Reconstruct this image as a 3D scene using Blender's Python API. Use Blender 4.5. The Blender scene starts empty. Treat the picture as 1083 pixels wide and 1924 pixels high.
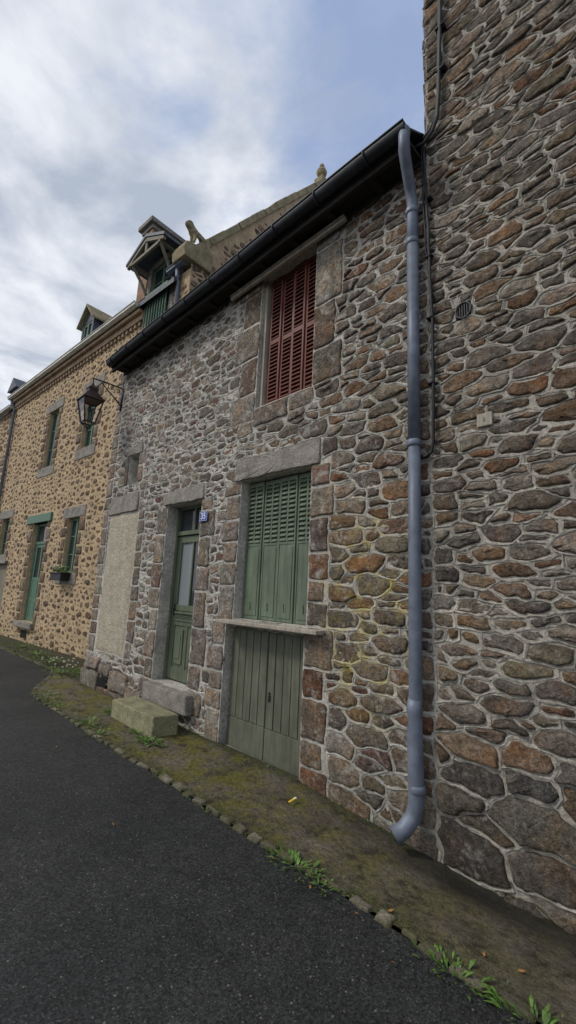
import bpy, math, random
from mathutils import Vector, Matrix, noise
random.seed(23)
R=random.random
def U(a,b): return a+(b-a)*random.random()
scene=bpy.context.scene
COL=bpy.context.collection

# ------------------------------------------------------------------ helpers
class G:
    def __init__(s,name):
        s.m=bpy.data.materials.new(name); s.m.use_nodes=True
        s.nt=s.m.node_tree; s.b=s.nt.nodes['Principled BSDF']
        s.b.inputs['Roughness'].default_value=.9
        s.b.inputs['Specular IOR Level'].default_value=.3
        tc=s.nt.nodes.new('ShaderNodeTexCoord'); s.pos=tc.outputs['Object']
    def n(s,t,**k):
        nd=s.nt.nodes.new(t)
        for a,v in k.items():
            if hasattr(nd,a) and not a[0].isupper(): setattr(nd,a,v)
            else: s.set(nd.inputs[a.replace('_',' ')],v)
        return nd
    def set(s,inp,v):
        if isinstance(v,bpy.types.NodeSocket): s.nt.links.new(v,inp)
        else:
            if isinstance(v,tuple) and len(v)==3 and inp.type=='RGBA': v=(*v,1)
            inp.default_value=v
    def noise(s,scale,detail=4,rough=.6,vec=None,dist=0):
        return s.n('ShaderNodeTexNoise',Vector=vec or s.pos,Scale=scale,Detail=detail,Roughness=rough,Distortion=dist).outputs['Fac']
    def math(s,op,a,b=0.,c=None,clamp=False):
        nd=s.nt.nodes.new('ShaderNodeMath'); nd.operation=op; nd.use_clamp=clamp
        s.set(nd.inputs[0],a); s.set(nd.inputs[1],b)
        if c is not None: s.set(nd.inputs[2],c)
        return nd.outputs[0]
    def rng(s,v,a,b,c=0.,d=1.):
        nd=s.nt.nodes.new('ShaderNodeMapRange'); s.set(nd.inputs[0],v)
        for i,x in enumerate((a,b,c,d)): nd.inputs[i+1].default_value=x
        return nd.outputs[0]
    def mix(s,f,a,b,mode='MIX'):
        nd=s.nt.nodes.new('ShaderNodeMix'); nd.data_type='RGBA'; nd.blend_type=mode
        s.set(nd.inputs[0],f); s.set(nd.inputs[6],a); s.set(nd.inputs[7],b)
        return nd.outputs[2]
    def scale(s,c,f):
        nd=s.nt.nodes.new('ShaderNodeVectorMath'); nd.operation='SCALE'
        s.set(nd.inputs[0],c); s.set(nd.inputs[3],f); return nd.outputs[0]
    def attr(s,name='Col'):
        nd=s.nt.nodes.new('ShaderNodeAttribute'); nd.attribute_name=name; return nd.outputs['Color']
    def xyz(s):
        nd=s.nt.nodes.new('ShaderNodeSeparateXYZ'); s.set(nd.inputs[0],s.pos); return nd.outputs
    def stretch(s,sc):
        st=s.n('ShaderNodeMapping',Vector=s.pos); st.inputs['Scale'].default_value=sc; return st.outputs[0]
    def blob(s,cx,cz,rx,rz):
        o=s.xyz()
        a=s.math('DIVIDE',s.math('SUBTRACT',o[0],cx),rx); b=s.math('DIVIDE',s.math('SUBTRACT',o[2],cz),rz)
        l=s.math('SQRT',s.math('ADD',s.math('MULTIPLY',a,a),s.math('MULTIPLY',b,b)))
        return s.math('SUBTRACT',1.,l,clamp=True)
    def out(s,col,bump=None,strength=.6,dist=.01,rough=None,metal=None):
        s.set(s.b.inputs['Base Color'],col)
        if bump is not None:
            bp=s.n('ShaderNodeBump',Strength=strength,Distance=dist,Height=bump)
            s.nt.links.new(bp.outputs[0],s.b.inputs['Normal'])
        if rough is not None: s.set(s.b.inputs['Roughness'],rough)
        if metal is not None: s.set(s.b.inputs['Metallic'],metal)
        return s.m

class MB:
    """mesh builder"""
    def __init__(s): s.v=[];s.f=[];s.mi=[];s.c=[];s.cur=0;s.col=(1,1,1)
    def add(s,vs,fs,col=None):
        o=len(s.v); s.v+=[tuple(p) for p in vs]; s.f+=[tuple(i+o for i in f) for f in fs]; s.mi+=[s.cur]*len(fs)
        s.c+=[col or s.col]*len(vs)
    def box(s,x0,x1,y0,y1,z0,z1,j=0,M=None,col=None):
        vs=[Vector((x,y,z)) for z in (z0,z1) for y in (y0,y1) for x in (x0,x1)]
        if j: vs=[p+Vector((U(-j,j),U(-j,j),U(-j,j))) for p in vs]
        if M: vs=[M@p for p in vs]
        s.add(vs,[(0,2,3,1),(4,5,7,6),(0,1,5,4),(2,6,7,3),(0,4,6,2),(1,3,7,5)],col)
    def prism(s,pts,y0,y1,axis='y',col=None):
        n=len(pts)
        def P(a,b,t):
            return (a,t,b) if axis=='y' else ((t,a,b) if axis=='x' else (a,b,t))
        vs=[P(a,b,y0) for a,b in pts]+[P(a,b,y1) for a,b in pts]
        fs=[tuple(range(n)),tuple(range(2*n-1,n-1,-1))]+[(i,i+n,(i+1)%n+n,(i+1)%n) for i in range(n)]
        s.add(vs,fs,col)
    def tube(s,path,r,n=12,cap=True,col=None):
        path=[Vector(p) for p in path]; rs=r if isinstance(r,(list,tuple)) else [r]*len(path)
        vs=[];fs=[]
        up=None
        for i,p in enumerate(path):
            t=(path[min(i+1,len(path)-1)]-path[max(i-1,0)]).normalized()
            if up is None:
                up=Vector((0,0,1)) if abs(t.z)<.9 else Vector((1,0,0))
            a=(up-t*up.dot(t)).normalized(); up=a; b=t.cross(a)
            for k in range(n):
                th=2*math.pi*k/n; vs.append(p+(a*math.cos(th)+b*math.sin(th))*rs[i])
        for i in range(len(path)-1):
            for k in range(n):
                fs.append((i*n+k,i*n+(k+1)%n,(i+1)*n+(k+1)%n,(i+1)*n+k))
        if cap: fs.append(tuple(range(n-1,-1,-1))); fs.append(tuple((len(path)-1)*n+k for k in range(n)))
        s.add(vs,fs,col)
    def lathe(s,c,prof,n=16,col=None):
        vs=[];fs=[]
        for r,z in prof:
            for k in range(n):
                th=2*math.pi*k/n; vs.append((c[0]+r*math.cos(th),c[1]+r*math.sin(th),c[2]+z))
        for i in range(len(prof)-1):
            for k in range(n): fs.append((i*n+k,i*n+(k+1)%n,(i+1)*n+(k+1)%n,(i+1)*n+k))
        fs.append(tuple(range(n-1,-1,-1))); fs.append(tuple((len(prof)-1)*n+k for k in range(n)))
        s.add(vs,fs,col)
    def quad(s,a,b,c,d,col=None): s.add([a,b,c,d],[(0,1,2,3)],col)
    def obj(s,name,mats,parent=None,smooth=False,bevel=0,label=None,cat=None,kind=None,group=None):
        me=bpy.data.meshes.new(name); me.from_pydata(s.v,[],s.f)
        if not isinstance(mats,(list,tuple)): mats=[mats]
        for m in mats: me.materials.append(m)
        me.polygons.foreach_set('material_index',s.mi)
        if smooth: me.polygons.foreach_set('use_smooth',[True]*len(s.f))
        a=me.color_attributes.new('Col','FLOAT_COLOR','POINT')
        fl=[]
        for c in s.c: fl+=[c[0],c[1],c[2],1.]
        a.data.foreach_set('color',fl)
        me.update()
        o=bpy.data.objects.new(name,me); COL.objects.link(o)
        if bevel:
            b=o.modifiers.new('bevel','BEVEL'); b.width=bevel; b.segments=2; b.limit_method='ANGLE'
        setp(o,parent); meta(o,label,cat,kind,group)
        return o
def meta(o,label=None,cat=None,kind=None,group=None):
    if label:o['label']=label
    if cat:o['category']=cat
    if kind:o['kind']=kind
    if group:o['group']=group
def setp(o,p):
    if p is None: return
    o.parent=p
    if not p.get('_local'):
        q=p; L=Vector((0,0,0))
        while q is not None: L+=q.location; q=q.parent
        o.location=-L
def empty(name,loc,label,cat,local=False,rot=0,parent=None):
    e=bpy.data.objects.new(name,None); COL.objects.link(e); e.location=loc; e.rotation_euler=(0,0,rot); e.empty_display_size=.3
    if local: e['_local']=1
    meta(e,label,cat); return e

# ------------------------------------------------------------------ materials
MORT_G=(.66,.625,.555)
def stone_mat(name,mort,smear=.35,yellow=False,moss=.5,sthr=.53,gain=1.):
    g=G(name)
    c=g.attr()
    n1=g.noise(8,7,.7,dist=.3); n2=g.noise(36,6,.75); n3=g.noise(150,3,.6)
    c=g.scale(c,g.rng(n1,.3,.7,.5*gain,1.5*gain)); c=g.scale(c,g.rng(n2,.33,.67,.4,1.6)); c=g.scale(c,g.rng(n3,.35,.65,.65,1.35))
    rust=g.rng(g.noise(3.2,6,.7),.48,.62)
    c=g.mix(g.math('MULTIPLY',rust,.6),c,g.mix(1.,c,(1.38,.98,.62),'MULTIPLY'))
    lich=g.rng(g.noise(23,7,.7),.58,.66)
    c=g.mix(g.math('MULTIPLY',lich,.4),c,(.48,.45,.37))
    sm=g.math('MULTIPLY',g.rng(g.noise(7,9,.75,dist=.6),sthr,sthr+.08),smear)
    c=g.mix(sm,c,mort)
    if yellow: c=yellows(g,c,.25)
    o=g.xyz(); low=g.math('MULTIPLY',g.rng(o[2],.6,-.15),g.rng(g.noise(4,5),.35,.65))
    c=g.mix(g.math('MULTIPLY',low,moss),c,(.06,.062,.03))
    h=g.math('ADD',g.math('MULTIPLY',n1,1.6),g.math('ADD',g.math('MULTIPLY',n2,1.2),g.math('MULTIPLY',n3,.35)))
    return g.out(c,h,1.,.035)
def yellows(g,c,k):
    nz=g.rng(g.noise(6,8,.75),.46,.6)
    m=g.math('MULTIPLY',g.rng(g.blob(-2.25,1.55,.6,1.15),.0,.5),nz)
    c=g.mix(g.math('MULTIPLY',m,k),c,(.60,.48,.10))
    m=g.math('MULTIPLY',g.rng(g.blob(-2.2,3.2,.9,1.3),.0,.7),nz)
    c=g.mix(g.math('MULTIPLY',m,k*.3),c,(.48,.41,.2))
    return c
def mortar_mat(name,mort,yellow=False,moss=.6,dirt=.35):
    g=G(name)
    n1=g.noise(3,6,.65); n2=g.noise(26,7,.75); n3=g.noise(140,3,.6)
    c=g.mix(g.rng(n1,.3,.7),tuple(x*.70 for x in mort),tuple(min(.9,x*1.2) for x in mort))
    c=g.scale(c,g.rng(n2,.33,.67,.55,1.3)); c=g.scale(c,g.rng(n3,.35,.65,.85,1.15))
    c=g.mix(g.rng(g.noise(1.3,6,.7),.5,.72,0,dirt),c,(.17,.155,.13))
    stn=g.noise(1.,6,.65,vec=g.stretch((4,4,.5)))
    c=g.mix(g.rng(stn,.55,.7,0,.3),c,(.15,.135,.10))
    if yellow: c=yellows(g,c,.85)
    o=g.xyz(); low=g.math('MULTIPLY',g.rng(o[2],.5,-.15),g.rng(g.noise(4,5),.35,.6))
    c=g.mix(g.math('MULTIPLY',low,moss),c,(.075,.078,.03))
    h=g.math('ADD',g.math('MULTIPLY',n2,1.),g.math('MULTIPLY',n3,.4))
    return g.out(c,h,1.,.03)
def paint_mat(name,col,rough=.45,worn=.2,dirt=(.05,.05,.04)):
    g=G(name)
    n=g.noise(4,6,.6); n2=g.noise(40,4)
    n4=g.noise(1.5,6,.7,vec=g.stretch((14,14,1.2)))
    c=g.mix(g.rng(n,.3,.7),tuple(x*.8 for x in col),tuple(x*1.15 for x in col))
    c=g.scale(c,g.rng(n4,.35,.65,.75,1.2))
    c=g.mix(g.math('MULTIPLY',g.rng(g.noise(14,8,.75),.55,.75),worn),c,dirt)
    return g.out(c,n2,.15,.004,rough=g.rng(n,.3,.7,rough-.08,rough+.12))
def flat_mat(name,col,rough=.6,metal=0,var=.2,bump=.2,scale=20):
    g=G(name); n=g.noise(scale,5); n2=g.noise(scale*.15,4)
    c=g.scale(g.mix(g.rng(n,.3,.7),tuple(x*(1-var) for x in col),tuple(x*(1+var) for x in col)),g.rng(n2,.3,.7,1-var,1+var))
    return g.out(c,n,bump,.005,rough=rough,metal=metal)

M_stone=stone_mat('gray_rubble_stone',MORT_G,.6,True,.5,.54,1.12)
M_mort=mortar_mat('gray_mortar',MORT_G,True)
MT=(.60,.555,.475)
M_stoneT=stone_mat('tall_wall_stone',MT,.35,False,.3,.56,1.15)
M_mortT=mortar_mat('tall_wall_mortar',MT,False,.35,.4)
TANM=(.62,.46,.28)
M_stoneB=stone_mat('tan_wall_stone',TANM,.5,False,.2)
M_mortB=mortar_mat('tan_wall_mortar',TANM,False,.3)
def granite(name,col):
    g=G(name); n1=g.noise(5,6,.6);n2=g.noise(35,5,.7);n3=g.noise(190,2,.5)
    c=g.mix(g.rng(n1,.3,.7),tuple(x*.65 for x in col),tuple(x*1.3 for x in col))
    c=g.scale(c,g.rng(n2,.3,.7,.65,1.35)); c=g.scale(c,g.rng(n3,.4,.6,.65,1.35))
    c=g.mix(g.rng(g.noise(13,7,.7),.58,.7,0,.4),c,(.40,.38,.30))
    return g.out(c,g.math('ADD',n2,g.math('MULTIPLY',n3,.6)),.9,.018)
M_granite=granite('granite_lintel',(.28,.255,.22))
M_mossgranite=granite('mossy_granite',(.27,.26,.15))
M_lichen=granite('lichen_coping',(.35,.29,.17))
M_cream=paint_mat('cream_render',(.36,.33,.27),.8,.6)
g=G('pebble_render'); n=g.noise(5,7,.7); n2=g.noise(55,5,.8); n5=g.noise(28,3,.6)
c=g.mix(g.rng(n,.35,.65),(.46,.41,.31),(.64,.57,.44)); c=g.scale(c,g.rng(n2,.35,.65,.55,1.3)); c=g.mix(g.rng(n5,.58,.66,0,.5),c,(.22,.17,.12))
M_pebble=g.out(c,g.math('ADD',n2,n5),1.,.025)
M_green=paint_mat('olive_green_paint',(.12,.155,.105),.55,.3)
M_green2=paint_mat('dull_green_paint',(.115,.122,.088),.55,.35)
M_doorgreen=paint_mat('door_green_paint',(.11,.13,.085),.5,.3)
M_tealgreen=paint_mat('bright_green_paint',(.10,.18,.125),.5,.25)
M_red=paint_mat('faded_red_paint',(.17,.058,.042),.55,.5,(.045,.025,.02))
M_zinc=flat_mat('zinc',(.15,.172,.215),.55,.25,.25,.3,9)
M_darkzinc=flat_mat('dark_gutter_metal',(.028,.031,.036),.5,.3,.3,.3,12)
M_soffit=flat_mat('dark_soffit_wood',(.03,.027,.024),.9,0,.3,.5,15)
M_slate=flat_mat('slate',(.09,.10,.12),.55,0,.3,.5,8)
M_black=flat_mat('dark_interior',(.006,.006,.006),.9,0,.1,0)
M_iron=flat_mat('black_painted_iron',(.022,.022,.026),.5,.2,.2,.2,30)
M_cable=flat_mat('black_cable_rubber',(.014,.014,.015),.55,0,.2,.1)
M_wood=paint_mat('weathered_wood',(.38,.34,.28),.75,.5)
M_wood2=paint_mat('grey_weathered_timber',(.22,.20,.15),.75,.4)
M_white=paint_mat('white_paint',(.70,.68,.60),.5,.3)
M_brick=flat_mat('old_brick',(.27,.17,.11),.9,0,.35,.6,14)
M_brickt=flat_mat('tan_cornice_stone',(.36,.26,.17),.9,0,.3,.6,14)
M_blue=flat_mat('blue_enamel',(.02,.06,.30),.25,0,.05,0)
M_enamel=flat_mat('white_enamel',(.8,.8,.8),.25,0,.03,0)
M_copper=flat_mat('lantern_dark_copper',(.08,.045,.04),.5,.4,.25,.2)
g=G('window_glass'); n=g.noise(1.2,2)
M_glass=g.out((.03,.035,.04),n,.08,.02,rough=.06); g.b.inputs['Specular IOR Level'].default_value=.6
g=G('lantern_glass'); M_lglass=g.out((.92,.94,.96),None,rough=.03); g.b.inputs['Transmission Weight'].default_value=1.; g.b.inputs['IOR'].default_value=1.05
g=G('lace_curtain'); w=g.n('ShaderNodeTexWave',Vector=g.pos,Scale=16.,Distortion=2.).outputs['Fac']
M_curtain=g.out(g.mix(w,(.14,.16,.17),(.28,.31,.32)),None,rough=.2)
# ground materials
g=G('asphalt'); n1=g.noise(.8,6,.6); n2=g.noise(5,8,.8); n3=g.noise(60,5,.85)
vo=g.n('ShaderNodeTexVoronoi',Vector=g.pos,Scale=120.,Randomness=1.); vd=vo.outputs['Distance']; vc=g.n('ShaderNodeSeparateColor',Color=vo.outputs['Color']).outputs
vo2=g.n('ShaderNodeTexVoronoi',Vector=g.pos,Scale=60.,Randomness=1.); vc2=g.n('ShaderNodeSeparateColor',Color=vo2.outputs['Color']).outputs
c=g.mix(g.rng(n1,.3,.7),(.015,.016,.016),(.032,.032,.031)); c=g.scale(c,g.rng(n2,.3,.7,.65,1.35)); c=g.scale(c,g.rng(vc[1],0,1,.4,1.8)); c=g.scale(c,g.rng(n3,.35,.65,.5,1.5))
c=g.mix(g.math('MULTIPLY',g.rng(vc[0],.86,1.),g.rng(vd,.5,.25)),c,(.14,.136,.13))
c=g.mix(g.math('MULTIPLY',g.rng(vc2[0],.955,.98),g.rng(vo2.outputs['Distance'],.35,.2)),c,(.19,.18,.165))
c=g.mix(g.math('MULTIPLY',g.rng(n2,.56,.7),.25),c,(.04,.037,.028))
M_asph=g.out(c,g.math('ADD',g.math('MULTIPLY',n3,.8),g.math('MULTIPLY',vc[1],.8)),.8,.007,rough=g.rng(n2,.35,.65,.5,.85))
g=G('mossy_concrete'); n1=g.noise(2.2,8,.7); n2=g.noise(26,6,.75); n3=g.noise(120,3)
c=g.mix(g.rng(n1,.35,.65),(.10,.082,.056),(.22,.19,.14)); c=g.scale(c,g.rng(n2,.33,.67,.5,1.45))
o=g.xyz()
mossx=g.rng(o[0],-.6,-3.0,.3,1.)
mm=g.math('MULTIPLY',g.rng(g.noise(2.6,9,.75),.43,.57),mossx)
c=g.mix(mm,c,g.mix(g.rng(n2,.3,.7),(.06,.066,.012),(.25,.225,.05)))
c=g.mix(g.rng(g.noise(5,8,.78),.51,.62,0,.85),c,(.034,.03,.02))
edge=g.rng(g.math('ADD',o[1],g.math('MULTIPLY',n1,.12)),-.72,-.90)
c=g.mix(g.math('MULTIPLY',edge,.6),c,(.05,.048,.022))
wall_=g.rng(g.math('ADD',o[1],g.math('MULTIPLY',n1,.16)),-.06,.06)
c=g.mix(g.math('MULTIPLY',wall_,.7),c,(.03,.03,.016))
wet=g.math('MULTIPLY',g.rng(g.math('ABSOLUTE',g.math('ADD',o[0],1.3)),1.1,.1),g.rng(g.math('ABSOLUTE',g.math('ADD',o[1],.16)),.28,.05))
c=g.mix(g.math('MULTIPLY',wet,.9),c,(.014,.014,.010))
c=g.scale(c,g.rng(n3,.35,.65,.65,1.35))
M_pave=g.out(c,g.math('ADD',g.math('ADD',n2,g.math('MULTIPLY',n1,2.)),g.math('MULTIPLY',n3,.5)),1.,.035,rough=g.rng(n1,.4,.6,.7,.95))
g=G('kerb_stone'); n1=g.noise(4,6,.65); n2=g.noise(45,5,.7)
c=g.scale(g.attr(),g.rng(n2,.3,.7,.5,1.45)); c=g.mix(g.rng(n1,.38,.56,0,.75),c,(.075,.075,.026))
M_kerb=g.out(c,n2,1.,.02)
M_ground=flat_mat('ground_earth',(.05,.05,.045),.95,0,.3,.4,3)
g=G('weed_leaf'); M_weed=g.out(g.scale(g.attr(),g.rng(g.noise(30),.3,.7,.7,1.3)),None,rough=.6); 
M_leafd=flat_mat('dry_leaf',(.30,.14,.04),.8,0,.4,.2)
M_paper=flat_mat('paper_white',(.75,.75,.70),.7,0,.05,.1)
M_yellowp=flat_mat('paper_yellow',(.75,.50,.03),.7,0,.05,.1)

# ------------------------------------------------------------------ masonry
def clip(poly,a,b,c):
    out=[];n=len(poly)
    for i in range(n):
        p=poly[i];q=poly[(i+1)%n]
        dp=a*p[0]+b*p[1]-c; dq=a*q[0]+b*q[1]-c
        if dp<=0: out.append(p)
        if (dp<0 and dq>0) or (dp>0 and dq<0):
            t=dp/(dp-dq); out.append((p[0]+(q[0]-p[0])*t,p[1]+(q[1]-p[1])*t))
    return out
def cells(x0,x1,z0,z1,size,asp,excl,dens=1.,snap=.75,big=.1):
    grid={}; pts=[]
    area=(x1-x0)*(z1-z0)
    sm=size((x0+x1)/2,(z0+z1)/2)
    tries=int(area/(sm*sm*asp)*16*dens)
    for ph in range(2):
      for _ in range(tries):
        if ph==0 and R()>big: continue
        x=U(x0,x1);z=U(z0,z1); s=size(x,z)
        r=s*(U(1.25,1.8) if ph==0 else U(.55,1.1))
        if ph==1 and R()<snap:
            s0=sm
            wv=noise.noise(Vector((x*.6,z*.6,9)))*.12
            z=round((z+wv)/s0)*s0-wv+U(-.12,.12)*s0
        X=x/asp; k=(int(X//.3),int(z//.3)); ok=True
        for i in (-1,0,1):
            for j in (-1,0,1):
                for q in grid.get((k[0]+i,k[1]+j),()):
                    if (X-q[0])**2+(z-q[1])**2<(.5*(r+q[2]))**2: ok=False;break
                if not ok:break
            if not ok:break
        if not ok: continue
        for e in excl:
            if e[0]-.02<x<e[1]+.02 and e[2]-.015<z<e[3]+.015: ok=False;break
        if not ok: continue
        p=(X,z,r,x); grid.setdefault(k,[]).append(p); pts.append(p)
    res=[]
    for p in pts:
        X,z,r,x=p; k=(int(X//.3),int(z//.3))
        nb=[]
        for i in (-1,0,1):
            for j in (-1,0,1):
                nb+=grid.get((k[0]+i,k[1]+j),())
        nb=sorted(((q[0]-X)**2+(q[1]-z)**2,q) for q in nb if q is not p)[:22]
        lx=min(.55,r*asp*1.1)
        poly=[(max(x0,x-lx),max(z0,z-r)),(min(x1,x+lx),max(z0,z-r)),(min(x1,x+lx),min(z1,z+r)),(max(x0,x-lx),min(z1,z+r))]
        for d2,q in nb:
            d=math.sqrt(d2); nx=(q[0]-X)/d; nz=(q[1]-z)/d
            t=(d2+(r*r-q[2]*q[2])*.25)/(2*d)
            mx=X+nx*t; mz=z+nz*t
            ax=abs(nx)**1.5*(1 if nx>0 else -1); az=abs(nz)**1.5*(1 if nz>0 else -1); L=math.hypot(ax,az) or 1
            ax/=L;az/=L
            poly=clip(poly,ax/asp,az,ax*mx+az*mz)
            if len(poly)<3: break
        if len(poly)<3: continue
        for e in excl:
            if max(v[0] for v in poly)<e[0] or min(v[0] for v in poly)>e[1] or max(v[1] for v in poly)<e[2] or min(v[1] for v in poly)>e[3]: continue
            ds=[(e[0]-x,(1,0,e[0])),(x-e[1],(-1,0,-e[1])),((e[2]-z)*1.5,(0,1,e[2])),((z-e[3])*1.5,(0,-1,-e[3]))]
            ds.sort(key=lambda t:-t[0]); poly=clip(poly,*ds[0][1])
            if len(poly)<3: break
        if len(poly)<3: continue
        res.append((poly,r))
    return res
def inset(poly,g):
    n=len(poly); out=list(poly)
    ar=sum(poly[i][0]*poly[(i+1)%n][1]-poly[(i+1)%n][0]*poly[i][1] for i in range(n))
    sg=1 if ar>0 else -1
    for i in range(n):
        p=poly[i];q=poly[(i+1)%n]; dx=q[0]-p[0];dz=q[1]-p[1];L=math.hypot(dx,dz)
        if L<1e-5: continue
        a=dz/L*sg;b=-dx/L*sg
        out=clip(out,a,b,a*p[0]+b*p[1]-g)
        if len(out)<3: return None
    return out
def smoothpoly(poly,rc,seg):
    n=len(poly);a=[]
    for i in range(n):
        v=Vector(poly[i]);p=Vector(poly[i-1]);q=Vector(poly[(i+1)%n])
        lp=(p-v).length;lq=(q-v).length
        if lp<1e-4 or lq<1e-4: continue
        p1=v+(p-v)*min(.45,rc/lp);p2=v+(q-v)*min(.45,rc/lq)
        a+=[p1,v*.4+(p1+p2)*.3,p2]
    out=[];n=len(a)
    for i in range(n):
        p=a[i];q=a[(i+1)%n];k=max(1,int((q-p).length/seg))
        for j in range(k): out.append(p+(q-p)*j/k)
    return out
def warp(p,amp,seed=0.):
    v=noise.noise_vector(Vector((p[0]*5.,seed,p[1]*8.)))*amp+noise.noise_vector(Vector((p[0]*19.,seed+5,p[1]*26.)))*(amp*.55)
    return Vector((p[0]+v.x*1.3,p[1]+v.z))
def stone(mb,poly,gap,h,col,T,rc=.03,seg=.03,amp=.018,rings=2,jit=.004,rag=.0):
    ip=inset(poly,gap)
    if not ip: return
    w=max(v[0] for v in ip)-min(v[0] for v in ip); hh=max(v[1] for v in ip)-min(v[1] for v in ip)
    if w<.022 or hh<.018: return
    pts=[warp(p,amp) for p in smoothpoly(ip,min(rc,.3*min(w,hh)),seg)]
    if rag: pts=[p+Vector((U(-rag,rag),U(-rag,rag))) for p in pts]
    n=len(pts)
    if n<4: return
    c=Vector((sum(p.x for p in pts)/n,sum(p.y for p in pts)/n))
    tx=U(-.4,.4)*h/max(.05,w); tz=U(-.9,1.1)*h/max(.05,hh)
    prof=[(0,.014),(.005,-.3*h),(.015,-h)] if rings==2 else [(0,.012),(.02,-h)]
    if rings>=2 and min(w,hh)>.09: prof.append((.04,-h*1.15))
    vs=[];fs=[];cs=[]
    for k,(d,y) in enumerate(prof):
        for p in pts:
            L=(p-c).length; s=max(.25,1-d/max(L,.001)) if d else 1.
            q=c+(p-c)*s
            yy=y
            if k: yy+= noise.noise(Vector((q.x*26,3.3,q.y*26)))*jit*(1 if k>1 else .6)+(q.x-c.x)*tx+(q.y-c.y)*tz
            vs.append(T(q.x,yy,q.y)); e=.45 if k==0 else (.72 if k==1 else 1.)  # outer rings darker: crevice shade painted into the stone's vertex colour
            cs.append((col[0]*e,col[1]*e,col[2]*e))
    co=c+Vector((U(-.12,.12)*w,U(-.12,.12)*hh))
    vs.append(T(co.x,-h*U(.8,1.5),co.y)); cs.append(col)
    K=len(prof)
    for k in range(K-1):
        for i in range(n):
            fs.append((k*n+i,k*n+(i+1)%n,(k+1)*n+(i+1)%n,(k+1)*n+i))
    for i in range(n): fs.append(((K-1)*n+i,(K-1)*n+(i+1)%n,K*n))
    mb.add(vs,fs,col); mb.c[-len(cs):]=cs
def ridge(mb,poly,w,h,T,amp):
    sp=smoothpoly(poly,.004,.04); n=len(sp)
    if n<4:return
    c=Vector((sum(p.x for p in sp)/n,sum(p.y for p in sp)/n)); vs=[];fs=[]
    for p in sp:
        a=warp(p,amp); L=(p-c).length
        ww=w*(1+.9*noise.noise(Vector((p.x*14,7,p.y*14)))); hh=h*(1+.8*noise.noise(Vector((p.x*9,2,p.y*9))))
        b=warp(c+(p-c)*max(.3,1-ww/max(L,.01)),amp)
        vs+=[T(a.x,-hh,a.y),T(b.x,-hh*.7,b.y),T(b.x+(c.x-b.x)*.05,.006,b.y+(c.y-b.y)*.05)]
    for i in range(n):
        j=(i+1)%n
        fs+=[(3*i,3*j,3*j+1,3*i+1),(3*i+1,3*j+1,3*j+2,3*i+2)]
    mb.add(vs,fs)
def holed(mb,x0,x1,z0,z1,holes,T,depth=.35):
    xs=sorted(set([x0,x1]+[h[0] for h in holes]+[h[1] for h in holes])); zs=sorted(set([z0,z1]+[h[2] for h in holes]+[h[3] for h in holes]))
    xs=[x for x in xs if x0<=x<=x1]; zs=[z for z in zs if z0<=z<=z1]
    for i in range(len(xs)-1):
        for j in range(len(zs)-1):
            cx=(xs[i]+xs[i+1])/2;cz=(zs[j]+zs[j+1])/2
            if any(h[0]<cx<h[1] and h[2]<cz<h[3] for h in holes): continue
            mb.quad(T(xs[i],0,zs[j]),T(xs[i+1],0,zs[j]),T(xs[i+1],0,zs[j+1]),T(xs[i],0,zs[j+1]))
    for h in holes:
        a,b,c,d=h[:4]
        mb.quad(T(a,0,c),T(a,0,d),T(a,depth,d),T(a,depth,c)); mb.quad(T(b,0,c),T(b,depth,c),T(b,depth,d),T(b,0,d))
        mb.quad(T(a,0,d),T(b,0,d),T(b,depth,d),T(a,depth,d)); mb.quad(T(a,0,c),T(a,depth,c),T(b,depth,c),T(b,0,c))
def I(x,y,z): return (x,y,z)
def pick(pal):
    t=R()*sum(p[0] for p in pal)
    for w,c in pal:
        t-=w
        if t<=0: break
    k=U(.68,1.25); return (c[0]*k*U(.95,1.05),c[1]*k,c[2]*k*U(.94,1.06))

# ================================================================== GRAY HOUSE
gh=empty('gray_stone_house',(-4.8,0,0),'low grey rubble stone house with green shutters and red louvred shutters','house')
HOLES=[(-5.74,-4.86,.40,2.83),(-4.04,-2.91,1.34,2.95),(-4.16,-2.93,-.06,1.26),(-3.88,-2.95,3.84,5.62),(-7.22,-6.86,3.36,3.88),(-7.37,-7.0,.08,.22)]
PANEL=(-7.74,-6.64,.56,2.87)
LINT=[(-5.84,-4.80,2.83,3.05),(-4.16,-2.78,2.95,3.23),(-7.82,-6.68,2.87,3.20),(-7.32,-6.74,3.88,4.06)]
PG=[(3,(.20,.17,.14)),(3,(.145,.125,.105)),(2,(.24,.21,.175)),(1.2,(.17,.12,.09)),(.6,(.16,.095,.075)),(1,(.22,.18,.13))]
PR=[(2,(.19,.155,.12)),(2,(.14,.115,.095)),(1.5,(.20,.145,.10)),(1.,(.20,.12,.072)),(1.5,(.225,.19,.15))]
PQ=[(3,(.25,.22,.185)),(2,(.20,.17,.14)),(1,(.20,.15,.115))]
PQR=[(2,(.21,.17,.135)),(1.6,(.19,.14,.105)),(.6,(.20,.11,.07)),(1,(.16,.13,.11))]
blocks=[]
def jamb(x,side,z0,z1,wa,wb,pal,ha=.24,hb=.42):
    z=z0;k=int(R()*2)
    while z<z1-.05:
        h=U(ha,hb); 
        if z+h>z1-.15: h=z1-z
        w=U(wa,wa+.08) if k%2 else U(wb-.08,wb)
        r=(x-w,x,z,z+h) if side<0 else (x,x+w,z,z+h)
        blocks.append((r,pick(pal)));z+=h;k+=1
jamb(-4.04,-1,1.30,2.95,.2,.36,PQ); jamb(-2.91,1,1.34,2.95,.2,.32,PQR,.2,.4)
jamb(-4.16,-1,-.04,1.30,.2,.34,PQ,.2,.36); jamb(-2.93,1,-.12,1.34,.22,.38,PQR,.2,.36)
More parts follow.
